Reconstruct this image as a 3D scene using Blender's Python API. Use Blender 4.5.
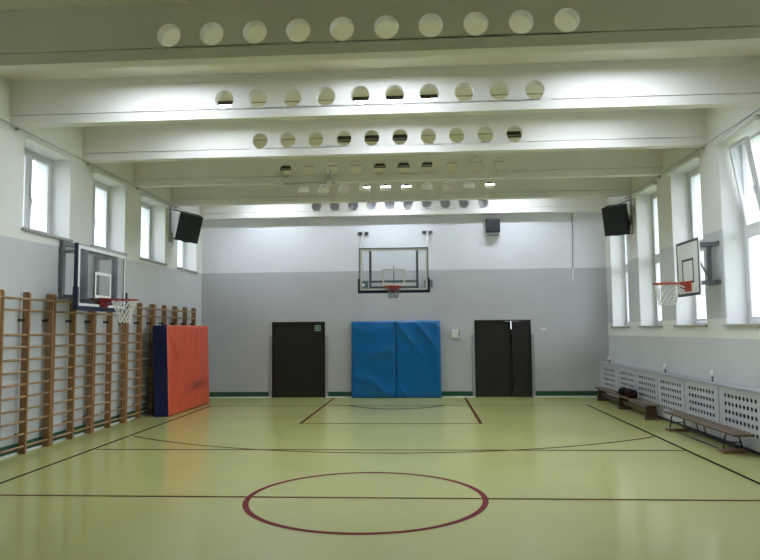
import bpy, math, random
from mathutils import Vector, Matrix

random.seed(7)
for o in list(bpy.data.objects): bpy.data.objects.remove(o, do_unlink=True)
S = bpy.context.scene
COL = S.collection

# ------------------------------------------------------------------ camera
CAM_H = 1.85
F_PX = 666.52
YAW, PITCH, ROLL = 0.064612, 0.075453, -0.009019
def cam_matrix():
    cy, sy = math.cos(YAW), math.sin(YAW); cp, sp = math.cos(PITCH), math.sin(PITCH)
    fwd = Vector((-sy*cp, cy*cp, sp)); right = Vector((cy, sy, 0)); up = right.cross(fwd)
    r2 = right*math.cos(ROLL) + up*math.sin(ROLL); u2 = -right*math.sin(ROLL) + up*math.cos(ROLL)
    m = Matrix((( r2.x, u2.x, -fwd.x, 0), (r2.y, u2.y, -fwd.y, 0), (r2.z, u2.z, -fwd.z, CAM_H), (0, 0, 0, 1)))
    return m
cd = bpy.data.cameras.new('camera'); cam = bpy.data.objects.new('camera', cd); COL.objects.link(cam)
cam.matrix_world = cam_matrix()
cd.sensor_fit = 'HORIZONTAL'; cd.sensor_width = 36.0; cd.lens = F_PX/760*36.0; cd.clip_end = 300; cd.clip_start = .05
S.camera = cam

# ------------------------------------------------------------------ world, lights, exposure
SKY = 5.2
LAMP = 42.0
EXPOSURE = 0.66
w = bpy.data.worlds.new('overcast_sky'); S.world = w; w.use_nodes = True
nt = w.node_tree; nt.nodes.clear()
wo = nt.nodes.new('ShaderNodeOutputWorld'); bg = nt.nodes.new('ShaderNodeBackground')
tc = nt.nodes.new('ShaderNodeTexCoord'); sx = nt.nodes.new('ShaderNodeSeparateXYZ'); cr = nt.nodes.new('ShaderNodeValToRGB')
nt.links.new(tc.outputs['Generated'], sx.inputs[0])
mp = nt.nodes.new('ShaderNodeMapRange'); mp.inputs[1].default_value = -.12; mp.inputs[2].default_value = .3
nt.links.new(sx.outputs['Z'], mp.inputs[0]); nt.links.new(mp.outputs[0], cr.inputs[0])
e = cr.color_ramp.elements
e[0].position = 0; e[0].color = (.16, .17, .15, 1)
e[1].position = 1; e[1].color = (.86, .91, 1.0, 1)
k = e.new(.27); k.color = (.3, .31, .3, 1)
k = e.new(.32); k.color = (.80, .83, .90, 1)
nt.links.new(cr.outputs[0], bg.inputs[0]); bg.inputs[1].default_value = SKY
nt.links.new(bg.outputs[0], wo.inputs[0])

S.view_settings.view_transform = 'Standard'; S.view_settings.look = 'None'
S.view_settings.exposure = EXPOSURE; S.view_settings.gamma = 1; S.view_settings.use_curve_mapping = False
S.cycles.use_denoising = True; S.cycles.max_bounces = 12; S.cycles.diffuse_bounces = 8
S.cycles.transparent_max_bounces = 16; S.cycles.sample_clamp_indirect = 10

# ------------------------------------------------------------------ hall dimensions
XL, XR, YB, YF = -6.31, 5.03, 18.62, -1.6
ZC = 5.74            # ceiling
ZB = 5.05            # beam underside
BAY = 2.2
BEAMS = [7.45-2.2*3, 7.45-2.2*2, 7.45-2.2, 7.45, 9.65, 11.85, 14.05, 16.26, 18.34]
WINDOWS_Y = [(5.65, 7.05), (7.85, 9.25), (10.05, 11.46), (12.24, 13.67), (14.47, 15.88), (16.72, 18.16)]
REC = .36            # how deep the windows sit in the wall
WT = .68              # wall thickness
ZL0, ZR0, ZT = 3.50, 1.88, 4.97

def portal(x, y, z, sy, sz, left):
    ld = bpy.data.lights.new('window_daylight', 'AREA'); ld.shape = 'RECTANGLE'
    ld.size = sy; ld.size_y = sz; ld.cycles.is_portal = True
    o = bpy.data.objects.new('window_daylight', ld); COL.objects.link(o)
    o.location = (x, y, z)
    # size along world Y, size_y along world Z, facing into the hall
    n = Vector((1, 0, 0)) if left else Vector((-1, 0, 0))
    zax = -n; yax = Vector((0, 0, 1)); xax = yax.cross(zax)
    o.matrix_world = Matrix(((xax.x, yax.x, zax.x, x), (xax.y, yax.y, zax.y, y), (xax.z, yax.z, zax.z, z), (0, 0, 0, 1)))
for a, b in WINDOWS_Y:
    portal(XL-WT-.02, (a+b)/2, (ZL0+ZT)/2, b-a, ZT-ZL0, True)
    portal(XR+WT+.02, (a+b)/2, (ZR0+ZT)/2, b-a, ZT-ZR0, False)

# ------------------------------------------------------------------ materials
def mat(name, col, rough=.6, metal=0, spec=.5, noise=0, nscale=4, bump=0, bscale=30, coat=0, emit=None, estr=0, bdist=.01):
    m = bpy.data.materials.new(name); m.use_nodes = True; n = m.node_tree.nodes; l = m.node_tree.links
    b = n['Principled BSDF']; b.inputs['Base Color'].default_value = (*col, 1); b.inputs['Roughness'].default_value = rough
    b.inputs['Metallic'].default_value = metal; b.inputs['Specular IOR Level'].default_value = spec
    b.inputs['Coat Weight'].default_value = coat
    g = n.new('ShaderNodeNewGeometry')
    if noise:
        t = n.new('ShaderNodeTexNoise'); t.inputs['Scale'].default_value = nscale; t.inputs['Detail'].default_value = 5
        r = n.new('ShaderNodeMapRange'); r.inputs[3].default_value = 1-noise; r.inputs[4].default_value = 1+noise
        r.inputs[1].default_value = .3; r.inputs[2].default_value = .7
        x = n.new('ShaderNodeVectorMath'); x.operation = 'SCALE'; x.inputs[0].default_value = col
        l.new(g.outputs['Position'], t.inputs['Vector']); l.new(t.outputs['Fac'], r.inputs[0]); l.new(r.outputs[0], x.inputs['Scale'])
        l.new(x.outputs[0], b.inputs['Base Color'])
    if bump:
        t = n.new('ShaderNodeTexNoise'); t.inputs['Scale'].default_value = bscale; t.inputs['Detail'].default_value = 3
        bp = n.new('ShaderNodeBump'); bp.inputs['Strength'].default_value = bump; bp.inputs['Distance'].default_value = bdist
        l.new(g.outputs['Position'], t.inputs['Vector']); l.new(t.outputs['Fac'], bp.inputs['Height']); l.new(bp.outputs[0], b.inputs['Normal'])
    if emit:
        b.inputs['Emission Color'].default_value = (*emit, 1); b.inputs['Emission Strength'].default_value = estr
    return m

CREAM = (.745, .745, .695); GREY = (.55, .568, .575); WHITE = (.80, .81, .80)

def wall_mat(name, rules, base):
    """paint zones: rules = list of (axis, threshold, slope in Y, 'gt'/'lt', colour), later rules on top"""
    m = bpy.data.materials.new(name); m.use_nodes = True; n = m.node_tree.nodes; l = m.node_tree.links
    b = n['Principled BSDF']; b.inputs['Roughness'].default_value = .55; b.inputs['Specular IOR Level'].default_value = .3
    g = n.new('ShaderNodeNewGeometry'); s = n.new('ShaderNodeSeparateXYZ'); l.new(g.outputs['Position'], s.inputs[0])
    cur = None
    for ax, th, sl, op, colr in rules:
        h = n.new('ShaderNodeMath'); h.operation = 'MULTIPLY_ADD'; h.inputs[1].default_value = sl; h.inputs[2].default_value = th
        l.new(s.outputs['Y'], h.inputs[0])
        c = n.new('ShaderNodeMath'); c.operation = 'GREATER_THAN' if op == 'gt' else 'LESS_THAN'
        l.new(s.outputs[ax], c.inputs[0]); l.new(h.outputs[0], c.inputs[1])
        mx = n.new('ShaderNodeMix'); mx.data_type = 'RGBA'
        l.new(c.outputs[0], mx.inputs['Factor'])
        if cur: l.new(cur, mx.inputs['A'])
        else: mx.inputs['A'].default_value = (*base, 1)
        mx.inputs['B'].default_value = (*colr, 1); cur = mx.outputs['Result']
    t = n.new('ShaderNodeTexNoise'); t.inputs['Scale'].default_value = .9; t.inputs['Detail'].default_value = 6
    r = n.new('ShaderNodeMapRange'); r.inputs[1].default_value = .3; r.inputs[2].default_value = .7; r.inputs[3].default_value = .96; r.inputs[4].default_value = 1.03
    l.new(g.outputs['Position'], t.inputs['Vector']); l.new(t.outputs['Fac'], r.inputs[0])
    x = n.new('ShaderNodeVectorMath'); x.operation = 'SCALE'; l.new(cur, x.inputs[0]); l.new(r.outputs[0], x.inputs['Scale'])
    l.new(x.outputs[0], b.inputs['Base Color'])
    t2 = n.new('ShaderNodeTexNoise'); t2.inputs['Scale'].default_value = 60
    bp = n.new('ShaderNodeBump'); bp.inputs['Strength'].default_value = .15; bp.inputs['Distance'].default_value = .004
    l.new(g.outputs['Position'], t2.inputs['Vector']); l.new(t2.outputs['Fac'], bp.inputs['Height']); l.new(bp.outputs[0], b.inputs['Normal'])
    return m

def wood(name, c1, c2, rough=.45, axis='Z', scale=3):
    m = bpy.data.materials.new(name); m.use_nodes = True; n = m.node_tree.nodes; l = m.node_tree.links
    b = n['Principled BSDF']; b.inputs['Roughness'].default_value = rough
    g = n.new('ShaderNodeNewGeometry'); v = n.new('ShaderNodeVectorMath'); v.operation = 'MULTIPLY'
    v.inputs[1].default_value = {'Z': (22, 22, 1.5), 'Y': (22, 1.5, 22)}[axis]
    t = n.new('ShaderNodeTexNoise'); t.inputs['Scale'].default_value = scale; t.inputs['Detail'].default_value = 5
    r = n.new('ShaderNodeValToRGB'); r.color_ramp.elements[0].position = .3; r.color_ramp.elements[1].position = .7
    r.color_ramp.elements[0].color = (*c1, 1); r.color_ramp.elements[1].color = (*c2, 1)
    l.new(g.outputs['Position'], v.inputs[0]); l.new(v.outputs[0], t.inputs['Vector']); l.new(t.outputs['Fac'], r.inputs[0]); l.new(r.outputs[0], b.inputs['Base Color'])
    return m

def glass_mat(name, tint=(.97, .98, 1), refl=.1):
    m = bpy.data.materials.new(name); m.use_nodes = True; n = m.node_tree.nodes; l = m.node_tree.links
    n.remove(n['Principled BSDF']); out = n['Material Output']
    tr = n.new('ShaderNodeBsdfTransparent'); tr.inputs[0].default_value = (*tint, 1)
    gl = n.new('ShaderNodeBsdfGlossy'); gl.inputs['Roughness'].default_value = .03
    fr = n.new('ShaderNodeFresnel'); fr.inputs[0].default_value = 1.45
    ml = n.new('ShaderNodeMath'); ml.operation = 'MULTIPLY'; ml.inputs[1].default_value = refl*6
    mx = n.new('ShaderNodeMixShader'); l.new(fr.outputs[0], ml.inputs[0]); l.new(ml.outputs[0], mx.inputs[0])
    l.new(tr.outputs[0], mx.inputs[1]); l.new(gl.outputs[0], mx.inputs[2]); l.new(mx.outputs[0], out.inputs[0])
    return m

M = {}
M['floor'] = None
M['wall_left'] = wall_mat('painted_wall_left', [('Z', 3.145, .019, 'lt', GREY), ('X', XL-.012, 0, 'lt', WHITE)], CREAM)
M['wall_right'] = wall_mat('painted_wall_right', [('Z', 3.50, 0, 'lt', GREY), ('Z', 2.0, 0, 'lt', CREAM), ('Z', 1.665, 0, 'lt', GREY), ('X', XR+.012, 0, 'gt', WHITE)], CREAM)
M['wall_back'] = wall_mat('painted_wall_back', [('Z', 3.52, 0, 'lt', (.52, .53, .57))], (.76, .77, .82))
M['wall_front'] = wall_mat('painted_wall_front', [('Z', 3.5, 0, 'lt', GREY)], CREAM)
M['ceiling'] = mat('ceiling_paint', (.77, .735, .63), .7, noise=.04, nscale=1.2)
M['beam'] = mat('beam_paint', (.79, .765, .735), .6, noise=.03, nscale=1.5, bump=.1, bscale=40, bdist=.003)
M['white_frame'] = mat('white_window_frame', (.64, .655, .67), .35)
M['sill'] = mat('sill_stone', (.36, .35, .33), .5, noise=.1, nscale=9)
M['pane'] = glass_mat('window_glass', (.97, .985, 1), .08)
M['board_glass'] = glass_mat('backboard_glass', (.94, .955, .96), .045)
M['green'] = mat('green_skirting_paint', (.012, .075, .04), .45)
M['seam'] = mat('white_edge_sealant', (.72, .76, .72), .5)
M['door'] = mat('black_door_laminate', (.011, .0105, .010), .42, noise=.15, nscale=3)
M['door_frame'] = mat('black_door_frame', (.008, .008, .009), .4)
M['guard'] = mat('grey_corner_guard', (.33, .34, .37), .4)
M['steel'] = mat('brushed_steel', (.45, .45, .46), .3, metal=1)
M['gpaint'] = mat('grey_steel_paint', (.15, .17, .185), .45)
M['gpaint_l'] = mat('light_grey_steel_paint', (.42, .44, .45), .4)
M['navy'] = mat('navy_padding', (.008, .014, .05), .5)
M['navy_vinyl'] = mat('navy_mat_vinyl', (.006, .013, .075), .42, bump=.25, bscale=5, bdist=.02)
M['red_vinyl'] = mat('orange_red_mat_vinyl', (.60, .080, .034), .42, noise=.07, nscale=3, bump=.3, bscale=4, bdist=.03)
M['blue_vinyl'] = mat('blue_mat_vinyl', (.0, .125, .37), .28, noise=.08, nscale=3, bump=.25, bscale=3, bdist=.03)
M['red'] = mat('red_rim_paint', (.60, .025, .02), .4)
M['dark_red'] = mat('dark_red_rim_paint', (.28, .012, .02), .4)
M['carrier'] = mat('dark_carrier_paint', (.045, .06, .085), .45)
M['orange'] = mat('orange_rim_paint', (.50, .07, .03), .4)
M['white'] = mat('white_paint', (.78, .79, .77), .45)
M['board_white'] = mat('white_backboard_panel', (.70, .71, .68), .4)
M['dark_line'] = mat('dark_painted_border', (.03, .035, .045), .5)
M['net'] = mat('white_net_cord', (.75, .74, .70), .8)
M['net_dark'] = mat('dark_net_cord', (.12, .12, .13), .8)
M['post'] = wood('wall_bar_post_wood', (.24, .118, .044), (.34, .182, .075), axis='Z')
M['rung'] = wood('wall_bar_rung_wood', (.29, .175, .09), (.40, .255, .14), axis='Y')
M['bench'] = wood('bench_wood', (.10, .06, .035), (.19, .12, .075), axis='Y')
M['bench_d'] = wood('dark_bench_wood', (.065, .035, .02), (.11, .065, .035), axis='Y')
M['foot'] = wood('bench_foot_wood', (.16, .09, .045), (.25, .15, .08), axis='Y')
M['black_metal'] = mat('black_metal', (.018, .018, .018), .4)
M['cover'] = mat('radiator_cover_paint', (.47, .49, .52), .45, noise=.03, nscale=2)
M['cover_top'] = mat('radiator_cover_top_paint', (.38, .40, .44), .4, noise=.05, nscale=2)
M['radiator'] = mat('cover_inside_shade', (.03, .03, .03), .5)  # shade behind the cover holes, put into a near-black colour
M['speaker'] = mat('black_speaker_cabinet', (.010, .012, .015), .55, bump=.2, bscale=150, bdist=.002)
M['grille'] = mat('black_speaker_grille', (.014, .017, .021), .7, bump=.3, bscale=220, bdist=.002)
M['lamp_body'] = mat('dark_lamp_housing', (.05, .045, .035), .5)
M['lamp_on'] = mat('lit_lamp_diffuser', (.9, .9, .9), .5, emit=(.80, .89, 1.0), estr=LAMP)
M['lamp_off'] = mat('unlit_lamp_diffuser', (.30, .29, .25), .4)
M['sign_green'] = mat('green_sign', (.03, .16, .09), .5)
M['sign_white'] = mat('sign_white', (.6, .75, .68), .5)
M['cable'] = mat('grey_cable', (.35, .36, .38), .5)
M['plastic'] = mat('white_plastic', (.78, .78, .76), .4)
M['bag_black'] = mat('black_bag_cloth', (.008, .008, .009), .8, spec=.1, bump=.5, bscale=20, bdist=.02)
M['bag_maroon'] = mat('maroon_bag_cloth', (.03, .01, .014), .8, spec=.1, bump=.5, bscale=20, bdist=.02)
M['facade'] = mat('pale_render', (.62, .62, .60), .8, noise=.05, nscale=1)
M['corridor_dark'] = mat('corridor_shade_paint', (.12, .10, .08), .9, noise=.2, nscale=6)  # dark colour standing in for the unlit corridor
M['leaf'] = mat('tree_leaves', (.10, .17, .05), .8, noise=.3, nscale=8)
M['lawn'] = mat('lawn_ground', (.10, .14, .06), .9, noise=.2, nscale=1)

def stain(m, c, size, col):
    n = m.node_tree.nodes; l = m.node_tree.links; b = n['Principled BSDF']
    src = b.inputs['Base Color'].links[0].from_socket
    g = n.new('ShaderNodeNewGeometry'); t = n.new('ShaderNodeTexNoise'); t.inputs['Scale'].default_value = 5
    sub = n.new('ShaderNodeVectorMath'); sub.operation = 'SUBTRACT'; sub.inputs[1].default_value = c
    dv = n.new('ShaderNodeVectorMath'); dv.operation = 'DIVIDE'; dv.inputs[1].default_value = size
    ln = n.new('ShaderNodeVectorMath'); ln.operation = 'LENGTH'
    ad = n.new('ShaderNodeMath'); ad.operation = 'ADD'
    mr = n.new('ShaderNodeMapRange'); mr.inputs[1].default_value = 1.75; mr.inputs[2].default_value = .7; mr.inputs[4].default_value = .75
    mx = n.new('ShaderNodeMix'); mx.data_type = 'RGBA'; mx.inputs['B'].default_value = (*col, 1)
    l.new(g.outputs['Position'], sub.inputs[0]); l.new(sub.outputs[0], dv.inputs[0]); l.new(dv.outputs[0], ln.inputs[0]); l.new(g.outputs['Position'], t.inputs['Vector'])
    l.new(ln.outputs['Value'], ad.inputs[0]); l.new(t.outputs['Fac'], ad.inputs[1]); l.new(ad.outputs[0], mr.inputs[0]); l.new(mr.outputs[0], mx.inputs['Factor'])
    l.new(src, mx.inputs['A']); l.new(mx.outputs['Result'], b.inputs['Base Color'])
stain(M['red_vinyl'], (-5.6, 16.3, .55), (.5, .75, .13), (.16, .03, .025))
def floor_mat():
    m = bpy.data.materials.new('olive_linoleum'); m.use_nodes = True; n = m.node_tree.nodes; l = m.node_tree.links
    b = n['Principled BSDF']; b.inputs['Roughness'].default_value = .23; b.inputs['Specular IOR Level'].default_value = .36
    g = n.new('ShaderNodeNewGeometry'); t = n.new('ShaderNodeTexNoise'); t.inputs['Scale'].default_value = .5; t.inputs['Detail'].default_value = 6
    r = n.new('ShaderNodeValToRGB'); r.color_ramp.elements[0].position = .3; r.color_ramp.elements[1].position = .7
    r.color_ramp.elements[0].color = (.468, .468, .178, 1); r.color_ramp.elements[1].color = (.508, .507, .198, 1)
    l.new(g.outputs['Position'], t.inputs['Vector']); l.new(t.outputs['Fac'], r.inputs[0]); l.new(r.outputs[0], b.inputs['Base Color'])
    t2 = n.new('ShaderNodeTexNoise'); t2.inputs['Scale'].default_value = 3
    r2 = n.new('ShaderNodeMapRange'); r2.inputs[3].default_value = .12; r2.inputs[4].default_value = .20
    l.new(g.outputs['Position'], t2.inputs['Vector']); l.new(t2.outputs['Fac'], r2.inputs[0]); l.new(r2.outputs[0], b.inputs['Roughness'])
    return m
M['floor'] = floor_mat()
M['line_black'] = mat('black_court_paint', (.022, .016, .012), .8, spec=.02)
M['line_maroon'] = mat('maroon_court_paint', (.19, .045, .05), .8, spec=.05)
M['line_brown'] = mat('brown_court_paint', (.10, .035, .018), .8, spec=.02)

# ------------------------------------------------------------------ mesh building (world coordinates)
class MB:
    def __init__(s): s.v = []; s.f = []; s.mi = []; s.sm = []
    def add(s, vs, fs, mi=0, smooth=False):
        o = len(s.v); s.v += [tuple(p) for p in vs]
        for f in fs: s.f.append([i+o for i in f]); s.mi.append(mi); s.sm.append(smooth)
        return s
    def box(s, x0, x1, y0, y1, z0, z1, mi=0, bev=0):
        if bev: return s.bbox(x0, x1, y0, y1, z0, z1, mi, bev)
        vs = [(x, y, z) for z in (z0, z1) for y in (y0, y1) for x in (x0, x1)]
        return s.add(vs, [(0,2,3,1), (4,5,7,6), (0,1,5,4), (2,6,7,3), (0,4,6,2), (1,3,7,5)], mi)
    def bbox(s, x0, x1, y0, y1, z0, z1, mi, b):
        c = ((x0+x1)/2, (y0+y1)/2, (z0+z1)/2); h = (abs(x1-x0)/2, abs(y1-y0)/2, abs(z1-z0)/2); b = min(b, min(h)*.9)
        vs = []; idx = {}
        for sx_ in (-1, 1):
            for sy_ in (-1, 1):
                for sz_ in (-1, 1):
                    sg = (sx_, sy_, sz_)
                    for ax in range(3):
                        idx[(sg, ax)] = len(vs)
                        vs.append(tuple(c[i]+sg[i]*(h[i] - (0 if i == ax else b)) for i in range(3)))
        fs = []
        def S3(a, va, b_, vb, c_, vc):
            t = [0, 0, 0]; t[a] = va; t[b_] = vb; t[c_] = vc; return tuple(t)
        for ax in range(3):
            p, q = [(1, 2), (2, 0), (0, 1)][ax]
            for sg in (-1, 1):
                f = [idx[(S3(ax, sg, p, a, q, b2), ax)] for a, b2 in ((-1, -1), (1, -1), (1, 1), (-1, 1))]
                fs.append(f if sg > 0 else f[::-1])
        for ax in range(3):     # edges running along ax
            p, q = [(1, 2), (2, 0), (0, 1)][ax]
            for a in (-1, 1):
                for b2 in (-1, 1):
                    lo, hi = S3(ax, -1, p, a, q, b2), S3(ax, 1, p, a, q, b2)
                    f = [idx[(lo, p)], idx[(hi, p)], idx[(hi, q)], idx[(lo, q)]]
                    fs.append(f if a*b2 < 0 else f[::-1])
        for sx_ in (-1, 1):
            for sy_ in (-1, 1):
                for sz_ in (-1, 1):
                    sg = (sx_, sy_, sz_); f = [idx[(sg, 0)], idx[(sg, 1)], idx[(sg, 2)]]
                    fs.append(f if sx_*sy_*sz_ > 0 else f[::-1])
        return s.add(vs, fs, mi)
    def xf(s, m, start=0):
        for i in range(start, len(s.v)): s.v[i] = tuple(m @ Vector(s.v[i]))
        return s
    def tube(s, pts, r, seg=8, mi=0, closed=False, cap=True, smooth=True):
        pts = [Vector(p) for p in pts]; n = len(pts); vs = []; rr = r if hasattr(r, '__len__') else [r]*n
        prev = None
        for i, p in enumerate(pts):
            if closed: t = pts[(i+1) % n]-pts[i-1]
            else: t = pts[min(i+1, n-1)]-pts[max(i-1, 0)]
            t.normalize()
            if prev is None:
                a = Vector((0, 0, 1)) if abs(t.z) < .9 else Vector((1, 0, 0)); u = t.cross(a).normalized()
            else:
                u = (prev - t*prev.dot(t)); u = u.normalized() if u.length > 1e-6 else t.orthogonal().normalized()
            prev = u; v = t.cross(u)
            for k_ in range(seg):
                an = 2*math.pi*k_/seg; vs.append(p+u*math.cos(an)*rr[i]+v*math.sin(an)*rr[i])
        fs = []
        for i in range(n if closed else n-1):
            j = (i+1) % n
            for k_ in range(seg):
                k2 = (k_+1) % seg; fs.append((i*seg+k_, i*seg+k2, j*seg+k2, j*seg+k_))
        if cap and not closed: fs += [tuple(range(seg))[::-1], tuple((n-1)*seg+q for q in range(seg))]
        return s.add(vs, fs, mi, smooth)
    def bar(s, a, b, wx, wz, mi=0):
        """rectangular bar from a to b; wx = width across (horizontal), wz = height"""
        a = Vector(a); b = Vector(b); t = (b-a).normalized(); up = Vector((0, 0, 1)) if abs(t.z) < .95 else Vector((0, 1, 0))
        sd = t.cross(up).normalized(); u = sd.cross(t)
        vs = [p+sd*i*wx/2+u*j*wz/2 for p in (a, b) for i, j in ((-1, -1), (1, -1), (1, 1), (-1, 1))]
        return s.add(vs, [(0,1,2,3), (7,6,5,4), (0,4,5,1), (1,5,6,2), (2,6,7,3), (3,7,4,0)], mi)
    def prism(s, poly, axis, a, b, mi=0):
        """poly = list of 2D points in the plane perpendicular to axis (order x,y,z without axis)"""
        def P3(p, q):
            if axis == 'X': return (q, p[0], p[1])
            if axis == 'Y': return (p[0], q, p[1])
            return (p[0], p[1], q)
        n = len(poly); vs = [P3(p, a) for p in poly]+[P3(p, b) for p in poly]
        fs = [tuple(range(n)), tuple(range(2*n-1, n-1, -1))]+[(i, i+n, (i+1) % n+n, (i+1) % n) for i in range(n)]
        return s.add(vs, fs, mi)
    def build(s, name, mats, parent=None, origin=None, recalc=True):
        me = bpy.data.meshes.new(name)
        base = Vector(origin) if origin is not None else (world_loc(parent) if parent else Vector((0, 0, 0)))
        me.from_pydata([tuple(Vector(p)-base) for p in s.v], [], s.f)
        if not isinstance(mats, (list, tuple)): mats = [mats]
        for m in mats: me.materials.append(M[m] if isinstance(m, str) else m)
        for p, mi, sm in zip(me.polygons, s.mi, s.sm): p.material_index = mi; p.use_smooth = sm
        if recalc:
            import bmesh
            bm = bmesh.new(); bm.from_mesh(me); bmesh.ops.recalc_face_normals(bm, faces=bm.faces); bm.to_mesh(me); bm.free()
        me.update()
        o = bpy.data.objects.new(name, me); COL.objects.link(o)
        if parent:
            o.parent = parent
            if origin is not None: o.location = base-world_loc(parent)
        elif origin is not None: o.location = base
        return o

def build_each(mb, name, m, parent):
    import itertools
    par = list(range(len(mb.v)))
    def fd(i):
        while par[i] != i: par[i] = par[par[i]]; i = par[i]
        return i
    for f in mb.f:
        for q in f[1:]: par[fd(q)] = fd(f[0])
    groups = {}
    for fi, f in enumerate(mb.f): groups.setdefault(fd(f[0]), []).append(fi)
    out = []
    for g in groups.values():
        n = MB(); mp_ = {}
        for fi in g:
            ff = []
            for q in mb.f[fi]:
                if q not in mp_: mp_[q] = len(n.v); n.v.append(mb.v[q])
                ff.append(mp_[q])
            n.f.append(ff); n.mi.append(mb.mi[fi]); n.sm.append(mb.sm[fi])
        out.append(n.build(name, m, parent))
    return out

def world_loc(o):
    v = Vector((0, 0, 0))
    while o: v += o.location; o = o.parent
    return v
def thing(name, loc, label, cat, group=None):
    o = bpy.data.objects.new(name, None); COL.objects.link(o); o.location = loc; o.empty_display_size = .1
    o['label'] = label; o['category'] = cat
    if group: o['group'] = group
    return o
def tag(o, label, cat, group=None):
    o['label'] = label; o['category'] = cat
    if group: o['group'] = group
    return o
def struct(name, mb, m, **kw):
    o = mb.build(name, m, **kw); o['kind'] = 'structure'; return o
def sroot(name, loc):
    o = bpy.data.objects.new(name, None); COL.objects.link(o); o.location = loc; o.empty_display_size = .1; o['kind'] = 'structure'; return o
def copy_tree(o, loc=None, parent=None):
    c = o.copy(); COL.objects.link(c)
    if parent: c.parent = parent
    if loc is not None: c.location = loc
    for ch in list(o.children): copy_tree(ch, None, c)
    return c

def hole_cell(mb, to3, u0, u1, v0, v1, cu, cv, ru, rv, th, seg=20, mi=0, mih=0):
    """rectangle with an elliptical hole through a plate of thickness th; to3(u, v, d) -> point"""
    angs = [2*math.pi*i/seg for i in range(seg)]
    for x, y in ((u0, v0), (u1, v0), (u1, v1), (u0, v1)): angs.append(math.atan2(y-cv, x-cu) % (2*math.pi))
    angs = sorted(set(round(a, 6) for a in angs)); n = len(angs)
    inn = []; out = []
    for a in angs:
        c, s_ = math.cos(a), math.sin(a); inn.append((cu+ru*c, cv+rv*s_))
        t = 1e9
        if c > 1e-9: t = min(t, (u1-cu)/c)
        if c < -1e-9: t = min(t, (u0-cu)/c)
        if s_ > 1e-9: t = min(t, (v1-cv)/s_)
        if s_ < -1e-9: t = min(t, (v0-cv)/s_)
        out.append((cu+t*c, cv+t*s_))
    vs = [to3(*p, 0) for p in inn]+[to3(*p, 0) for p in out]+[to3(*p, th) for p in inn]+[to3(*p, th) for p in out]
    f1 = [(i, n+i, n+(i+1) % n, (i+1) % n) for i in range(n)]
    f2 = [(2*n+i, 2*n+(i+1) % n, 3*n+(i+1) % n, 3*n+i) for i in range(n)]
    f3 = [(i, (i+1) % n, 2*n+(i+1) % n, 2*n+i) for i in range(n)]
    mb.add(vs, f1+f2, mi); o = len(mb.v)-len(vs)
    for f in f3: mb.f.append([i+o for i in f]); mb.mi.append(mih); mb.sm.append(False)

# ------------------------------------------------------------------ floor with court markings
fl = MB().box(XL-WT, XR+WT, YF-.4, YB+.4, -.2, 0)
H1 = .0015
def seg_line(a, b, wd, mi, z=H1):
    a = Vector((*a, 0)); b = Vector((*b, 0)); t = (b-a).normalized(); s_ = Vector((-t.y, t.x, 0))*wd/2
    vs = [a-s_, b-s_, b+s_, a+s_]; fl.add([(p.x, p.y, z) for p in vs], [(0, 1, 2, 3)], mi)
def arc_line(c, rx, ry, a0, a1, wd, mi, n=96, z=H1):
    vs = []; fs = []
    for i in range(n+1):
        a = math.radians(a0+(a1-a0)*i/n)
        for s_ in (-.5, .5): vs.append((c[0]+(rx+s_*wd)*math.cos(a), c[1]+(ry+s_*wd)*math.sin(a), z))
    for i in range(n): fs.append((2*i, 2*i+1, 2*i+3, 2*i+2))
    fl.add(vs, fs, mi)
SL, SR, YM, YE = -5.24, 3.94, 7.52, 16.63
seg_line((SL+.06, YF+.8), (SL-.11, YE+.02), .055, 1); seg_line((SR, YF+.8), (SR, YE+.02), .055, 1)
seg_line((SL-.10, YE-.06), (SR, YE), .06, 1, .0018)
seg_line((SL+.0, 10.47), (SR-.03, 10.5), .055, 1, .0016)
seg_line((XL, YM), (XR, YM), .05, 3, .002)
arc_line((-.664, YM), 1.31, 1.31, 0, 360, .066, 2, 128, .0024)
# big arc bulging towards the camera, ends on the side lines
cy_, rr_ = 17.55, 7.33
a0 = math.degrees(math.asin(1)); half = math.degrees(math.asin(min(1, 4.56/rr_)))
arc_line((-.66, cy_), rr_, rr_, 270-half, 270+half, .055, 3, 96, .0022)
seg_line((-2.49, 13.4), (-2.49, 18.5), .065, 3, .0026); seg_line((1.10, 13.4), (1.10, 18.5), .065, 3, .0026)
seg_line((-2.52, 13.4), (1.13, 13.4), .06, 3, .0028)
arc_line((-.70, 17.13), 1.25, 1.25, 200, 340, .07, 1, 48, .003)
struct('floor', fl, ['floor', 'line_black', 'line_maroon', 'line_brown'], recalc=False)
# ------------------------------------------------------------------ walls with window openings
def side_wall(name, left, z0):
    mb = MB(); xa, xb = (XL-WT, XL) if left else (XR, XR+WT)
    mb.box(xa, xb, YF-.4, YB+.4, 0, z0); mb.box(xa, xb, YF-.4, YB+.4, ZT, ZC+.2)
    ys = [YF-.4]
    for a, b in WINDOWS_Y: ys += [a, b]
    ys.append(YB+.4)
    for i in range(0, len(ys), 2): mb.box(xa, xb, ys[i], ys[i+1], z0, ZT)
    return struct(name, mb, name)
side_wall('wall_left', True, ZL0); side_wall('wall_right', False, ZR0)
D1 = (-4.265, -2.765); D2 = (1.405, 2.94); DH = 2.11
mb = MB(); mb.box(XL, D1[0], YB, YB+.3, 0, ZC+.2); mb.box(D1[1], D2[0], YB, YB+.3, 0, ZC+.2); mb.box(D2[1], XR, YB, YB+.3, 0, ZC+.2)
mb.box(D1[0], D1[1], YB, YB+.3, DH, ZC+.2); mb.box(D2[0], D2[1], YB, YB+.3, DH, ZC+.2)
struct('wall_back', mb, 'wall_back')
struct('wall_front', MB().box(XL, XR, YF-.3, YF, 0, ZC+.2), 'wall_front')
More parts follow.
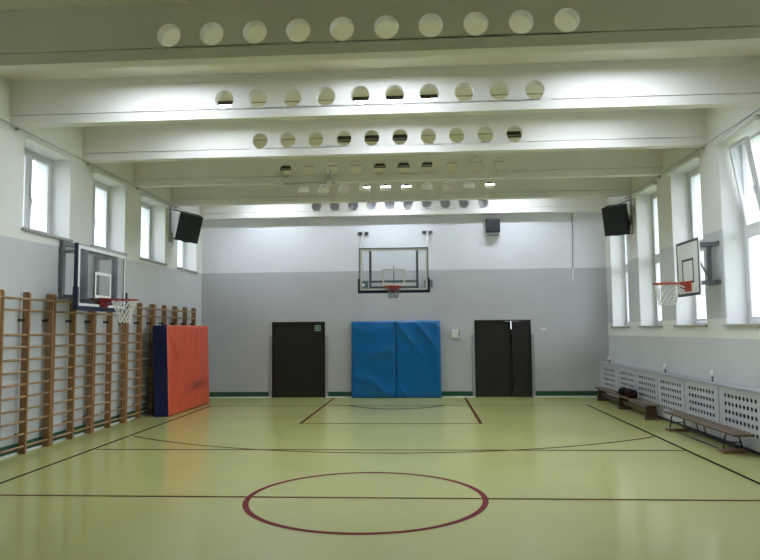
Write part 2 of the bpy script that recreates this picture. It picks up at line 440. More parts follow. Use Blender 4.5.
struct('ceiling', MB().box(XL, XR, YF, YB, ZC, ZC+.2), 'ceiling')
# corridor behind the doors, its gloom put into the wall colour
mb = MB().box(D1[0]-1, D2[1]+1, YB+2.6, YB+2.8, 0, 2.7).box(D1[0]-1, D2[1]+1, YB+.3, YB+2.8, 2.7, 2.85)
mb.box(D1[0]-1.2, D1[0]-1, YB+.3, YB+2.8, 0, 2.85).box(D2[1]+1, D2[1]+1.2, YB+.3, YB+2.8, 0, 2.85).box(D1[0]-1, D2[1]+1, YB+.4, YB+2.8, -.1, 0)
struct('wall_corridor', mb, 'corridor_dark')

# beams with ten round openings
def beam(y0, last=False):
    mb = MB(); x0, x1 = XL, XR; c0, pitch = -2.955, .5144
    dep = YB-y0 if last else .18
    mb.box(x0, x1, y0, y0+dep, ZB, 5.185)
    mb.box(x0, x1, y0, y0+.18, 5.625, ZC)
    ya = y0+.004; th = .14
    zs0, zs1 = 5.203, 5.625; lo = c0-pitch/2
    mb.box(x0, x1, y0+.035, y0+.15, 5.185, 5.203)
    mb.box(x0, lo, ya, ya+th, zs0, zs1); mb.box(lo+10*pitch, x1, ya, ya+th, zs0, zs1)
    for k_ in range(10):
        u0 = lo+k_*pitch; hole_cell(mb, lambda u, v, d: (u, ya+d, v), u0, u0+pitch, zs0, zs1, u0+pitch/2, 5.348, .142, .142, th, 28)
    o = struct('ceiling_beam', mb, 'beam', recalc=False)
    return o
for i, y in enumerate(BEAMS): beam(y, i == len(BEAMS)-1)

# skirting
bt = .018
def skirt(name, mb): struct(name, mb, ['green', 'seam'])
mb = MB()
for a, b in ((XL, D1[0]-.03), (D1[1]+.03, D2[0]-.03), (D2[1]+.03, XR)):
    mb.box(a, b, YB-bt, YB, .03, .16); mb.box(a, b, YB-.045, YB, 0, .03, 1)
skirt('baseboard_back', mb)
skirt('baseboard_left', MB().box(XL, XL+bt, YF, YB-.045, .03, .16).box(XL, XL+.045, YF, YB-.045, 0, .03, 1))
skirt('baseboard_right', MB().box(XR-bt, XR, YF, YB-.045, .03, .16).box(XR-.045, XR, YF, YB-.045, 0, .03, 1))

# ------------------------------------------------------------------ windows
wn = 0
def frame_rect(mb, x, y0, y1, z0, z1, w_, t, mi=0):
    """rectangular frame in the YZ plane, centred on x"""
    mb.box(x-t/2, x+t/2, y0, y0+w_, z0, z1, mi); mb.box(x-t/2, x+t/2, y1-w_, y1, z0, z1, mi)
    mb.box(x-t/2, x+t/2, y0+w_, y1-w_, z0, z0+w_, mi); mb.box(x-t/2, x+t/2, y0+w_, y1-w_, z1-w_, z1, mi)
def window(left, a, b, tilt=False, roller=False):
    global wn; wn += 1
    z0 = ZL0 if left else ZR0; z1 = ZT; x = (XL-REC-.035) if left else (XR+REC+.035); s_ = 1 if left else -1
    r = sroot('window_%d' % wn, (x, (a+b)/2, z0))
    f = MB(); frame_rect(f, x, a, b, z0+.02, z1, .06, .07)
    mid = (a+b)/2
    f.box(x-.035, x+.035, mid-.04, mid+.04, z0+.08, z1-.06)
    zt = 3.44
    if not left: f.box(x-.035, x+.035, a+.06, b-.06, zt-.045, zt+.045)
    f.build('window_frame', 'white_frame', r)
    cells = []
    for ya, yb in ((a+.06, mid-.04), (mid+.04, b-.06)):
        if left: cells.append((ya, yb, z0+.08, z1-.06))
        else: cells += [(ya, yb, z0+.08, zt-.045), (ya, yb, zt+.045, z1-.06)]
    for i, (ya, yb, za, zb) in enumerate(cells):
        ang = 0
        if tilt and i == 3: ang = math.radians(9)
        sm = MB(); xs = x+s_*.012; frame_rect(sm, xs, ya+.004, yb-.004, za+.004, zb-.004, .055, .06)
        pm = MB().box(xs-.006, xs+.006, ya+.059, yb-.059, za+.059, zb-.059)
        hm = None
        if yb-ya > .5:
            yh = (ya+.03) if (i % 2 == 0 and not left) or left else (ya+.03)
            hz = za+(zb-za)*.42
            hm = MB().box(xs+s_*.03, xs+s_*.045, yh-.014, yh+.014, hz-.03, hz+.03).box(xs+s_*.045, xs+s_*.062, yh-.009, yh+.009, hz-.11, hz+.02)
        if ang:
            R = Matrix.Translation((xs, 0, za)) @ Matrix.Rotation(s_*ang, 4, 'Y') @ Matrix.Translation((-xs, 0, -za))
            sm.xf(R); pm.xf(R)
            if hm: hm.xf(R)
        so = sm.build('sash', 'white_frame', r); pm.build('pane', 'pane', so)
        if hm: hm.build('handle', 'plastic' if left else 'steel', so)
    sl = MB()
    if left: sl.box(XL-REC, XL+.05, a-.03, b+.03, z0-.025, z0+.012)
    else: sl.box(XR-.05, XR+REC, a-.03, b+.03, z0-.025, z0+.012)
    # the board is let into the wall only where it fits the opening
    sl = MB()
    if left: sl.box(XL-REC, XL, a, b, z0, z0+.02).box(XL, XL+.05, a-.03, b+.04, z0-.02, z0+.02)
    else: sl.box(XR, XR+REC, a, b, z0, z0+.02).box(XR-.05, XR, a-.03, b+.04, z0-.02, z0+.02)
    sl.build('window_sill', 'sill', r)
for i, (a, b) in enumerate(WINDOWS_Y): window(True, a, b)
for i, (a, b) in enumerate(WINDOWS_Y): window(False, a, b, tilt=(i == 2))

# ------------------------------------------------------------------ doors
dn = 0
def door(d, ajar):
    global dn; dn += 1
    x0, x1 = d; r = sroot('door_%d' % dn, ((x0+x1)/2, YB, 0))
    MB().box(x0, x0+.035, YB-.02, YB+.12, 0, DH).box(x1-.035, x1, YB-.02, YB+.12, 0, DH).box(x0+.035, x1-.035, YB-.02, YB+.12, DH-.035, DH).build('door_frame', 'door_frame', r)
    xs = x0+(x1-x0)*.655
    main = MB().box(x0+.038, xs-.004, YB+.01, YB+.05, .008, DH-.038, bev=.004)
    xh = xs-.09
    hd = MB().box(xh-.02, xh+.02, YB-.0, YB+.01, .98, 1.16).tube([(xh, YB+.01, 1.1), (xh, YB-.045, 1.1), (xh-.12, YB-.045, 1.1)], .009, 6)
    if ajar:
        hx = x0+.038; R = Matrix.Translation((hx, YB+.03, 0)) @ Matrix.Rotation(math.radians(4), 4, 'Z') @ Matrix.Translation((-hx, -YB-.03, 0))
        main.xf(R); hd.xf(R)
    lf = main.build('door_leaf', 'door', r); hd.build('handle', 'black_metal', lf)
    sec = MB().box(xs+.004, x1-.038, YB+.01, YB+.05, .008, DH-.038, bev=.004)
    if ajar:
        hx = x1-.038; R = Matrix.Translation((hx, YB+.03, 0)) @ Matrix.Rotation(math.radians(2), 4, 'Z') @ Matrix.Translation((-hx, -YB-.03, 0)); sec.xf(R)
    sl = sec.build('door_leaf', 'door', r)
    return r
door(D1, False); door(D2, True)
for x0, x1 in ((D1[0]-.085, D1[0]-.01), (D1[1]+.01, D1[1]+.085), (D2[0]-.085, D2[0]-.01), (D2[1]+.01, D2[1]+.085)):
    struct('trim_%d' % (1+[D1[0]-.085, D1[1]+.01, D2[0]-.085, D2[1]+.01].index(x0)), MB().box(x0, x1, YB-.03, YB, .0, 1.71, bev=.006), 'guard')
# exit sign on the first door
sg = thing('exit_sign', (-2.98, YB+.01, 1.93), 'small green square pictogram sign on the upper corner of the closed black door', 'sign')
cx_, cz_ = -2.97, 1.93
MB().box(cx_-.075, cx_+.075, YB+.002, YB+.008, cz_-.075, cz_+.075).build('sign_plate', 'sign_white', sg)
MB().box(cx_-.062, cx_+.062, YB+0, YB+.003, cz_-.062, cz_+.062).build('sign_face', 'sign_green', sg)
MB().box(cx_-.035, cx_+.035, YB-.003, YB+0, cz_-.008, cz_+.008).box(cx_-.008, cx_+.008, YB-.003, YB+0, cz_-.035, cz_-.008).box(cx_-.008, cx_+.008, YB-.003, YB+0, cz_+.008, cz_+.035).build('pictogram', 'sign_white', sg)

# glowing panel added in the corridor to make a bright slit in the door gap
cw = MB().box(2.55, 3.0, YB+2.55, YB+2.595, 1.86, 2.5)
o = struct('window_13', cw, mat('corridor_glow_panel', (.8, .8, .8), .5, emit=(.9, .95, 1), estr=1.5))

# ------------------------------------------------------------------ small things on the back wall
t = thing('wall_speaker', (2.0, YB, 4.5), 'small square dark speaker high on the back wall under the last beam', 'speaker')
MB().box(1.76, 2.14, YB-.24, YB-.04, 4.53, 4.89, bev=.01).build('cabinet', 'speaker', t)
MB().box(1.78, 2.12, YB-.248, YB-.24, 4.55, 4.87).build('grille', 'grille', t)
MB().box(1.79, 2.11, YB-.22, YB, 4.46, 4.53, bev=.005).build('bracket', 'gpaint', t)
t = thing('hanging_cable', (4.12, YB-.01, 5.05), 'thin grey cable hanging from the last beam down the back wall', 'cable')
MB().tube([(4.15, YB-.012, 5.05), (4.145, YB-.014, 4.4), (4.13, YB-.014, 3.9), (4.125, YB-.014, 3.52)], .012, 6).build('cord', 'cable', t)
MB().box(4.105, 4.145, YB-.035, YB, 3.14, 3.52, bev=.004).build('conduit', 'plastic', t)
t = thing('control_box', (.88, YB, 1.7), 'small white control box on the back wall beside the ajar door', 'box')
MB().box(.77, .99, YB-.07, YB, 1.63, 1.85, bev=.01).build('housing', 'plastic', t)
MB().box(.96, .99, YB-.078, YB-.07, 1.66, 1.84).build('display', 'gpaint', t)
t = thing('light_switch', (3.29, YB, 1.8), 'small white light switch on the back wall beside the ajar door', 'switch')
MB().box(3.21, 3.36, YB-.014, YB, 1.82, 1.885, bev=.004).build('plate', 'plastic', t)
MB().box(3.23, 3.28, YB-.02, YB-.014, 1.835, 1.87).box(3.29, 3.34, YB-.02, YB-.014, 1.835, 1.87).build('rocker', 'white', t)

# ------------------------------------------------------------------ wall bars
def wall_bars(y0, label):
    y1 = y0+1.37; r = thing('wall_bars', (XL, (y0+y1)/2, 0), label, 'wall bars', 'wooden wall bars along the left wall')
    th = .045; xa, xb = XL+.055, XL+.165
    for yc in (y0+th/2, (y0+y1)/2, y1-th/2):
        p = MB(); zt = 2.50
        p.prism([(xa, 0.0), (xb, 0.0), (xb, zt-.03), (xb-.02, zt), (xa+.01, zt), (xa, zt-.02)], 'Y', yc-th/2, yc+th/2)
        po = p.build('post', 'post', r)
        for z in (2.06, .30): MB().box(XL+.002, xa, yc-th/2-.03, yc-th/2-.004, z-.02, z+.02).box(xa-.004, xa+.05, yc-th/2-.008, yc-th/2, z-.025, z+.025).build('wall_bracket', 'black_metal', po)
    for i, z in enumerate([2.385, 2.21]+[1.83-.19*k_ for k_ in range(10)]):
        x = xb-.012 if i == 0 else xb-.032
        MB().tube([(x, y0+.003, z), (x, y1-.003, z)], .019, 8).build('rung', 'rung', r)
    return r
lab = ['wooden wall bars at the near end of the row, before the first visible section',
       'wooden wall bars with full-length rungs, nearest whole section of the row',
       'wooden wall bars directly behind the near edge of the glass side backboard',
       'wooden wall bars beneath the red rim of the side hoop',
       'wooden wall bars just before the orange mat, mostly uncovered',
       'wooden wall bars half hidden behind the near part of the orange mat',
       'wooden wall bars behind the far end of the orange mat, last before the corner']
for k_ in range(7): wall_bars(9.375+1.39*(k_-1), lab[k_])

# ------------------------------------------------------------------ hoops
def ring_pts(c, r, n=32): return [(c[0]+r*math.cos(2*math.pi*i/n), c[1]+r*math.sin(2*math.pi*i/n), c[2]) for i in range(n)]
def net(c, r, depth, parent, m='net', r2=.16, n=12, rows=6, twist=0, rad=.006, jit=0):
    mb = MB(); rnd = random.Random(int(c[1]*10))
    def P(i, j):
        t_ = j/rows; rr = r+(r2-r)*(1-(1-t_)**1.6) + (.01*math.sin(3*i) if j > 1 else 0)
        a = 2*math.pi*(i+.5*(j % 2)+twist*t_)/n
        return (c[0]+rr*math.cos(a)+(rnd.uniform(-jit, jit) if jit else 0)*t_, c[1]+rr*math.sin(a), c[2]-depth*t_)
    pts = [[P(i, j) for i in range(n)] for j in range(rows+1)]
    for j in range(rows):
        for i in range(n):
            a = pts[j][i]
            nxt = (i, (i-1) % n) if j % 2 == 0 else ((i+1) % n, i)
            for q in nxt: mb.tube([a, pts[j+1][q]], rad, 4, cap=False)
    return mb.build('net', m, parent)

def glass_board(r, to, W, Hh, z0, frame_mat='gpaint_l', sqz=.19):
    """to(u, d, z): u along the board, d outward from the board front, z height"""
    def bx(mb, u0, u1, d0, d1, za, zb):
        a = Vector(to(u0, d0, za)); b = Vector(to(u1, d1, zb))
        return mb.box(min(a.x, b.x), max(a.x, b.x), min(a.y, b.y), max(a.y, b.y), min(a.z, b.z), max(a.z, b.z))
    h = W/2; z1 = z0+Hh
    pn = MB(); bx(pn, -h+.03, h-.03, -.02, -.008, z0+.03, z1-.03); po = pn.build('glass_panel', 'board_glass', r)
    ln = MB(); lw = .05
    for a in ((-h+.03, -h+.03+lw, z0+.03, z1-.03), (h-.03-lw, h-.03, z0+.03, z1-.03), (-h+.03+lw, h-.03-lw, z0+.03, z0+.03+lw), (-h+.03+lw, h-.03-lw, z1-.03-lw, z1-.03)):
        bx(ln, a[0], a[1], -.0075, -.004, a[2], a[3])
    sw, sh, sb = .295, .45, z0+sqz
    for a in ((-sw, -sw+lw, sb, sb+sh), (sw-lw, sw, sb, sb+sh), (-sw+lw, sw-lw, sb, sb+lw), (-sw+lw, sw-lw, sb+sh-lw, sb+sh)):
        bx(ln, a[0], a[1], -.0075, -.004, a[2], a[3])
    ln.build('painted_lines', 'white', po)
    fr = MB()
    bx(fr, -h, -h+.028, -.05, .0, z0, z1); bx(fr, h-.028, h, -.05, .0, z0, z1); bx(fr, -h+.028, h-.028, -.05, .0, z1-.028, z1); bx(fr, -h+.028, h-.028, -.05, .0, z0, z0+.028)
    fr.build('board_frame', frame_mat, r)
    pd = MB()
    bx(pd, -h-.03, h+.03, -.06, .02, z0-.035, z0+.035)
    bx(pd, -h-.03, -h+.02, -.06, .02, z0+.035, z0+.34); bx(pd, h-.02, h+.03, -.06, .02, z0+.035, z0+.34)
    pd.build('edge_padding', 'navy', r)

def rim_parts(r, to, z, m, d=.15, rr=.228, plate=True):
    c = Vector(to(0, d+rr, z))
    ro = MB().tube(ring_pts(c, rr), .0125, 8, closed=True).build('rim', m, r)
    br = MB()
    for s_ in (-1, 1):
        br.bar(to(s_*.10, 0.0, z-.10), to(s_*.13, d+.06, z-.012), .012, .02); br.bar(to(s_*.10, 0.0, z), to(s_*.12, d+.05, z), .012, .05)
    a = Vector(to(-.13, .0, z-.14)); b = Vector(to(.13, .02, z+.04))
    br.box(min(a.x, b.x), max(a.x, b.x), min(a.y, b.y), max(a.y, b.y), a.z, b.z)
    a = Vector(to(-.11, .02, z-.02)); b = Vector(to(.11, d+.02, z+.015))
    br.box(min(a.x, b.x), max(a.x, b.x), min(a.y, b.y), max(a.y, b.y), a.z, b.z)
    br.build('rim_bracket', m, r)
    return c, ro

# back hoop
BY = 17.15; BX = -.755
r = thing('basketball_hoop', (BX, YB, 2.9), 'glass backboard with navy edge padding and short tangled net on the back wall', 'basketball hoop')
to = lambda u, d, z: (BX+u, BY-d, z)
glass_board(r, to, 1.80, 1.14, 2.845, 'gpaint', sqz=.14)
c, ro = rim_parts(r, to, 2.955, 'red', d=.15)
net(c, .225, .30, r, 'net_dark', .09, 12, 5, 1.5, .005, .04)
fr = MB()
for s_ in (-1, 1):
    xx = BX+s_*.61; fr.box(xx-.03, xx+.03, BY+.05, BY+.11, 2.93, 3.965)
fr.box(BX-.9, BX+.9, BY+.05, BY+.11, 3.90, 3.965) if False else None
fr.box(BX-.58, BX+.58, BY+.05, BY+.11, 3.09, 3.14); fr.box(BX-.58, BX+.58, BY+.05, BY+.11, 2.94, 2.99)
fr.box(BX-.012, BX+.012, BY+.04, BY+.06, 3.0, 3.52)
fr.box(BX-.86, BX+.86, BY+.06, BY+.11, 3.93, 3.975)
fr.build('support_frame', 'gpaint', r)
for s_ in (-1, 1):
    xx = BX+s_*.86; xw = BX+s_*.90
    arm = MB().bar((xx, BY+.08, 3.95), (xw, YB-.02, 4.60), .05, .05); arm.build('upper_arm', 'gpaint_l', r)
    arm = MB().bar((xx-s_*.05, BY+.06, 2.98), (xw, YB-.02, 3.14), .05, .05).bar((xx, BY+.2, 3.0), (xx, YB-.25, 4.4), .02, .02); arm.build('lower_arm', 'gpaint_l', r)
    wp = MB().box(xw-.17, xw+.15, YB-.03, YB, 4.53, 4.63).build('wall_plate', 'gpaint_l', r)
    MB().box(xw-.14, xw-.05, YB-.06, YB-.03, 4.545, 4.615).build('clamp', 'carrier', wp); MB().box(xw+.04, xw+.12, YB-.06, YB-.03, 4.545, 4.615).build('clamp', 'carrier', wp)
    MB().box(xw-.12, xw+.12, YB-.03, YB, 3.04, 3.24).build('wall_plate', 'gpaint', r)

# left glass hoop
LXB = -5.60; LY = 11.34
r = thing('basketball_hoop', (XL, LY, 2.3), 'glass side backboard on a grey wall frame above the wooden wall bars', 'basketball hoop')
to = lambda u, d, z: (LXB+d, LY+u, z)
glass_board(r, to, 1.78, 1.06, 2.26, 'gpaint_l')
# the near upright is dark blue in the photo
MB().box(LXB-.055, LXB+.004, LY-.905, LY-.885, 2.3, 3.32).build('edge_strip', 'navy', r)
c, ro = rim_parts(r, to, 2.42, 'dark_red', d=.16)
net(c, .225, .40, r, 'net', .10, 12, 6, 0, .006)
fr = MB()
xa, xb = XL+.02, XL+.08
for yy in (11.17, 11.78, 12.40): fr.box(xa, xb, yy-.045, yy+.045, 2.44, 3.46)
fr.box(xa, xb, 11.215, 11.735, 3.39, 3.46).box(xa, xb, 11.825, 12.355, 3.39, 3.46).box(xa, xb, 11.215, 11.735, 2.44, 2.51).box(xa, xb, 11.825, 12.355, 2.44, 2.51)
fr.build('wall_frame', 'gpaint', r)
mm = MB()
for yy in (11.17, 12.40):
    for zz in (2.60, 3.28): mm.box(XL, xa, yy-.03, yy+.03, zz-.03, zz+.03)
build_each(mm, 'wall_mount', 'gpaint', r)
fr = MB()
for yy in (10.83, 11.93):
    fr.box(LXB-.12, LXB-.05, yy-.05, yy+.05, 2.30, 3.28)
fr.box(LXB-.12, LXB-.05, 10.88, 11.88, 2.33, 2.40).box(LXB-.12, LXB-.05, 10.88, 11.88, 3.20, 3.27)
fr.build('board_carrier', 'carrier', r)
fr = MB()
for zz in (2.46, 3.24):
    fr.bar((xb, 11.18, zz+.03), (LXB-.12, 10.84, zz), .04, .06); fr.bar((xb, 12.38, zz+.03), (LXB-.12, 11.93, zz), .04, .06)
build_each(fr, 'linking_arm', 'gpaint', r)

# right white hoop
RXB = 4.63; RY = 11.95
r = thing('basketball_hoop', (XR-.01, RY, 2.4), 'white solid backboard with dark border on a bracket between the right windows', 'basketball hoop')
to = lambda u, d, z: (RXB-d, RY+u, z)
MB().box(RXB, RXB+.022, RY-.49, RY+.49, 2.40, 3.37).build('backboard_panel', 'board_white', r)
ln = MB(); lw = .045
def fr4(mb, x0, x1, y0, y1, z0, z1, lw):
    mb.box(x0, x1, y0, y0+lw, z0, z1).box(x0, x1, y1-lw, y1, z0, z1).box(x0, x1, y0+lw, y1-lw, z0, z0+lw).box(x0, x1, y0+lw, y1-lw, z1-lw, z1)
fr4(ln, RXB-.003, RXB, RY-.49, RY+.49, 2.40, 3.37, lw); fr4(ln, RXB-.003, RXB, RY-.25, RY+.25, 2.62, 3.05, .04)
ln.build('painted_lines', 'dark_line', r)
c, ro = rim_parts(r, to, 2.62, 'orange', d=.14)
net(c, .225, .38, r, 'net', .13, 12, 6, 0, .006)
fr = MB()
for zz in (2.62, 3.28):
    fr.box(RXB+.022, XR-.03, RY-.28, RY-.22, zz-.03, zz+.03).box(RXB+.022, XR-.03, RY-.06, RY, zz-.03, zz+.03).box(RXB+.022, RXB+.06, RY-.4, RY+.4, zz-.03, zz+.03)
fr.box(XR-.13, XR-.07, RY-.19, RY-.12, 2.65, 3.25)
fr.bar((XR-.10, RY-.17, 2.66), (RXB+.06, RY-.1, 3.2), .03, .03)
fr.build('bracket_arm', 'gpaint', r)
build_each(MB().box(XR-.03, XR-.0015, RY-.36, RY+.10, 3.24, 3.32).box(XR-.03, XR-.0015, RY-.36, RY+.10, 2.58, 2.66), 'wall_plate', 'gpaint', r)

# ------------------------------------------------------------------ mats
def pad(mb, o, ux, uy, uz, sx_, sy_, sz_, amp, nu=26, nv=26, fn=None, faces='front'):
    """wrinkled front sheet of a mat: grid in (ux, uz) displaced along -uy"""
    vs = []; fs = []
    for j in range(nv+1):
        for i in range(nu+1):
            u = i/nu; v = j/nv; e_ = min(u, 1-u, v, 1-v); puff = min(1, e_*12)
            d = max(-.02, fn(u, v)*amp)*puff + .012*puff - (.03 if e_ == 0 else 0)
            vs.append(o+ux*(u*sx_)+uz*(v*sz_)-uy*d)
    for j in range(nv):
        for i in range(nu):
            a = j*(nu+1)+i; fs.append((a, a+1, a+nu+2, a+nu+1))
    mb.add(vs, fs, 0, True)
def lean_box(mb, o, ux, uy, uz, sx_, sy_, sz_):
    vs = [o+ux*a*sx_+uy*b*sy_+uz*c_*sz_ for c_ in (0, 1) for b in (0, 1) for a in (0, 1)]
    mb.add(vs, [(0,2,3,1), (4,5,7,6), (0,1,5,4), (2,6,7,3), (0,4,6,2), (1,3,7,5)])
def gym_mat(o, ux, nrm_in, lean, W, T, Hh, label, fmat, bmat, amp, fn, group=None):
    """o = front lower corner, ux along the width, nrm_in = horizontal direction into the mat"""
    uz = (Vector((0, 0, 1))*math.cos(lean)+nrm_in*math.sin(lean)).normalized(); uy = (nrm_in*math.cos(lean)-Vector((0, 0, 1))*math.sin(lean)).normalized()
    z_ = T*math.sin(lean); o = Vector(o)+Vector((0, 0, z_))
    r = thing('gym_mat', o+ux*W/2, label, 'gym mat', group)
    b = MB(); lean_box(b, o+uy*.03, ux, uy, uz, W, T-.03, Hh); b.build('mat_body', bmat, r)
    f = MB(); pad(f, o+uy*.0, ux, uy, uz, W, T, Hh, amp, fn=fn, nu=60, nv=60); f.build('front_cover', fmat, r, recalc=False)
    return r
def w_red(u, v):
    g = lambda x, c_, s_: math.exp(-((x-c_)/s_)**2)
    top = max(0, (v-.45)/.55)
    vert = (.5*math.sin(u*46+2*math.sin(v*3))+.35*math.sin(u*27+1))*top**.7*.55
    diag = 1.1*g(v-.9+2.0*(u-.05), 0, .05)*g(u, .13, .16)
    low = .9*g(v-(.26-.12*math.sin(u*5)), 0, .035)*g(u, .6, .25)+.7*g(v-.02-.35*u, 0, .03)
    big = .8*g(u-(.25-.1*v), 0, .05)
    return vert*1.4+1.5*diag-low+big*.6
gym_mat((-5.575, 14.45, 0.0), Vector((0, 1, 0)), Vector((-1, 0, 0)), .035, 2.76, .35, 2.0,
        'thick orange-red crash mat with navy sides leaning against the wall bars', 'red_vinyl', 'navy_vinyl', .022, w_red)
def ridge(x): return 1-abs(math.sin(x))**.6
def w_b1(u, v): return 1.0*ridge(v*10+.5*math.sin(u*5)+u*.7)*(.35+.65*(1-v))*(.5+.5*math.sin(u*3+v*9))+1.2*ridge((v+u*.55)*6.5)*max(0, .42-v)*2
def w_b2(u, v): return 1.3*ridge((v+u*.75)*9.5)*max(0, v-.5)*2+.9*ridge((v+u*.7)*11+1)*max(0, .3-v)*2.5*(1-u)
gym_mat((-2.006, 18.42, 0.0), Vector((1, 0, 0)), Vector((0, 1, 0)), .028, 1.232, .135, 2.1,
        'blue gym mat on the back wall, the one with creases across its lower half', 'blue_vinyl', 'blue_vinyl', .065, w_b1, 'blue gym mats on the back wall')
gym_mat((-.766, 18.42, 0.0), Vector((1, 0, 0)), Vector((0, 1, 0)), .028, 1.225, .135, 2.1,
        'blue gym mat on the back wall, smoother one towards the ajar door', 'blue_vinyl', 'blue_vinyl', .065, w_b2, 'blue gym mats on the back wall')

# ------------------------------------------------------------------ radiator covers
CX0 = 4.78
seps = [18.33+.38, 16.93, 15.55, 14.16, 12.73, 11.30, 9.86, 8.42, 6.98]
seps[0] = 18.70
cl = ['perforated grey radiator cover in the far corner of the right wall', 'perforated grey radiator cover behind the far end of the wooden bench',
      'perforated grey radiator cover behind the bags on the bench', 'perforated grey radiator cover behind the near end of the solid bench',
      'perforated grey radiator cover between the two benches', 'perforated grey radiator cover behind the metal-legged bench, its middle',
      'perforated grey radiator cover behind the near end of the metal-legged bench', 'perforated grey radiator cover nearest, past the near bench end',
      ]
for i in range(len(seps)-1):
    yb_, ya_ = seps[i]-.004, seps[i+1]+.004
    r = thing('radiator_cover', (CX0, (ya_+yb_)/2, 0), cl[i], 'radiator cover', 'perforated radiator covers along the right wall')
    mb = MB(); cols, rows, pu, pv = 9, 5, .122, .125; cy0 = (ya_+yb_)/2; th = .004
    u0 = cy0-cols*pu/2; v0 = .27-pv/2; f3 = lambda u, v, d: (CX0+d, u, v)
    for a in range(cols):
        for b in range(rows):
            hole_cell(mb, f3, u0+a*pu, u0+(a+1)*pu, v0+b*pv, v0+(b+1)*pv, u0+(a+.5)*pu, v0+(b+.5)*pv, .036, .034, th, 14)
    mb.box(CX0, CX0+th, ya_, yb_, .06, v0).box(CX0, CX0+th, ya_, yb_, v0+rows*pv, .90).box(CX0, CX0+th, ya_, u0, v0, v0+rows*pv).box(CX0, CX0+th, u0+cols*pu, yb_, v0, v0+rows*pv)
    mb.build('perforated_panel', 'cover', r, recalc=False)
    MB().box(CX0-.006, CX0, ya_-.004, ya_+.022, .06, .90).build('edge_strip', 'cover_top', r)
    MB().box(CX0+.03, XR, ya_, ya_+.02, 0, .90).box(CX0+.04, CX0+.06, ya_+.02, yb_, 0, .06).build('side_frame', 'radiator', r)
    MB().box(CX0-.035, XR-.002, ya_-.003, yb_+.003, .905, .935, bev=.005).build('top_board', 'cover_top', r)
    mb = MB(); n_ = 14; ra, rb = ya_+.1, yb_-.1
    for k_ in range(n_):
        y = ra+(rb-ra)*(k_+.5)/n_; mb.box(CX0+.11, CX0+.20, y-.035, y+.035, .12, .80, bev=.01)
    mb.box(CX0+.13, CX0+.17, ra, rb, .2, .25).box(CX0+.13, CX0+.17, ra, rb, .72, .77)
    mb.build('radiator', 'radiator', r)
# thermostat valves on the covers
vl = ['white valve knob on the radiator cover in the far corner', 'white valve knob on the radiator cover behind the solid bench', 'white valve knob on the radiator cover nearest the windows bracket']
for i, y in enumerate((18.0, 13.94, 11.73)):
    r = thing('radiator_valve', (4.87, y, .935), vl[i], 'valve', 'white valves on the radiator covers')
    big = 1.5 if i == 0 else 1
    MB().tube([(4.87, y, .935), (4.87, y, 1.02)], .016, 8).build('stem', 'gpaint', r)
    MB().tube([(4.87, y, 1.02), (4.87, y, 1.03), (4.87, y, 1.05), (4.87, y, 1.10), (4.87, y, 1.12)], [.02*big, .034*big, .038*big, .036*big, .022*big], 12).build('knob', 'plastic', r)
r = thing('heating_pipe', (5.0, 18.62, .935), 'thin dark vertical pipe in the far right corner above the radiator cover', 'pipe')
MB().tube([(4.98, 18.66, .935), (4.98, 18.66, 1.62)], .022, 8).build('pipe_body', 'cable', r)
MB().tube([(4.98, 18.66, 1.45), (4.98, 18.66, 1.55)], .04, 10).build('pipe_clamp', 'black_metal', r)

# ------------------------------------------------------------------ benches
r = thing('wooden_bench', (4.55, 16.1, 0), 'low solid wooden gym bench in the far right corner carrying the dark bags', 'bench', 'low benches along the radiator covers')
ya_, yb_ = 13.78, 17.97; sx0, sx1 = 4.45, 4.70
MB().box(sx0, sx1, ya_, yb_, .285, .32, bev=.006).build('seat', 'bench', r)
MB().box(4.545, 4.585, ya_+.35, yb_-.35, .10, .20).build('stretcher_beam', 'bench_d', r)
for y in (14.0, 15.85, 17.7):
    MB().prism([(sx0-.0, 0), (sx0+.09, 0), (sx0+.09, .04), (sx1-.09, .04), (sx1-.09, 0), (sx1, 0), (sx1, .05), (sx1-.03, .285), (sx0+.03, .285), (sx0, .05)], 'Y', y-.03, y+.03).build('leg', 'bench_d', r)
    MB().box(sx0-.02, sx1+.02, y-.12, y-.03, 0, .05).build('foot_block', 'bench_d', r)
r = thing('slatted_bench', (4.55, 11.5, 0), 'low wooden bench on bent black metal legs nearest the camera on the right', 'bench', 'low benches along the radiator covers')
ya_, yb_ = 9.95, 12.72; sx0, sx1 = 4.39, 4.69
for k_ in range(3):
    w_ = (sx1-sx0)/3; MB().box(sx0+k_*w_+.004, sx0+(k_+1)*w_-.004, ya_, yb_, .29, .32, bev=.004).build('seat_slat', 'bench', r)
for y in (10.35, 12.5):
    MB().tube([(sx0+.02, y, .055), (sx0+.03, y, .12), (sx0+.05, y, .24), (sx0+.08, y, .278), (sx1-.08, y, .278), (sx1-.05, y, .24), (sx1-.02, y, .12), (sx1-.0, y, .055)], .012, 8).build('leg', 'black_metal', r)
    MB().tube([(sx0+.035, y, .15), (sx1-.035, y, .15)], .01, 6).build('cross_bar', 'black_metal', r)
    MB().box(sx0-.03, sx1+.03, y-.10, y+.10, 0, .05, bev=.006).build('foot_block', 'foot', r)
MB().tube([(4.64, 10.4, .06), (4.64, 12.45, .06)], .014, 6).build('lower_rail', 'black_metal', r)
MB().tube([(4.42, 10.44, .03), (4.42, 12.41, .03)], .013, 6).build('floor_rail', 'bench_d', r)
MB().tube([(4.64, 11.5, .07), (4.60, 11.5, .22), (4.60, 11.5, .29)], .01, 6).build('strut', 'black_metal', r)
MB().tube([(4.64, 11.8, .07), (4.60, 11.8, .22), (4.60, 11.8, .29)], .01, 6).build('strut', 'black_metal', r)

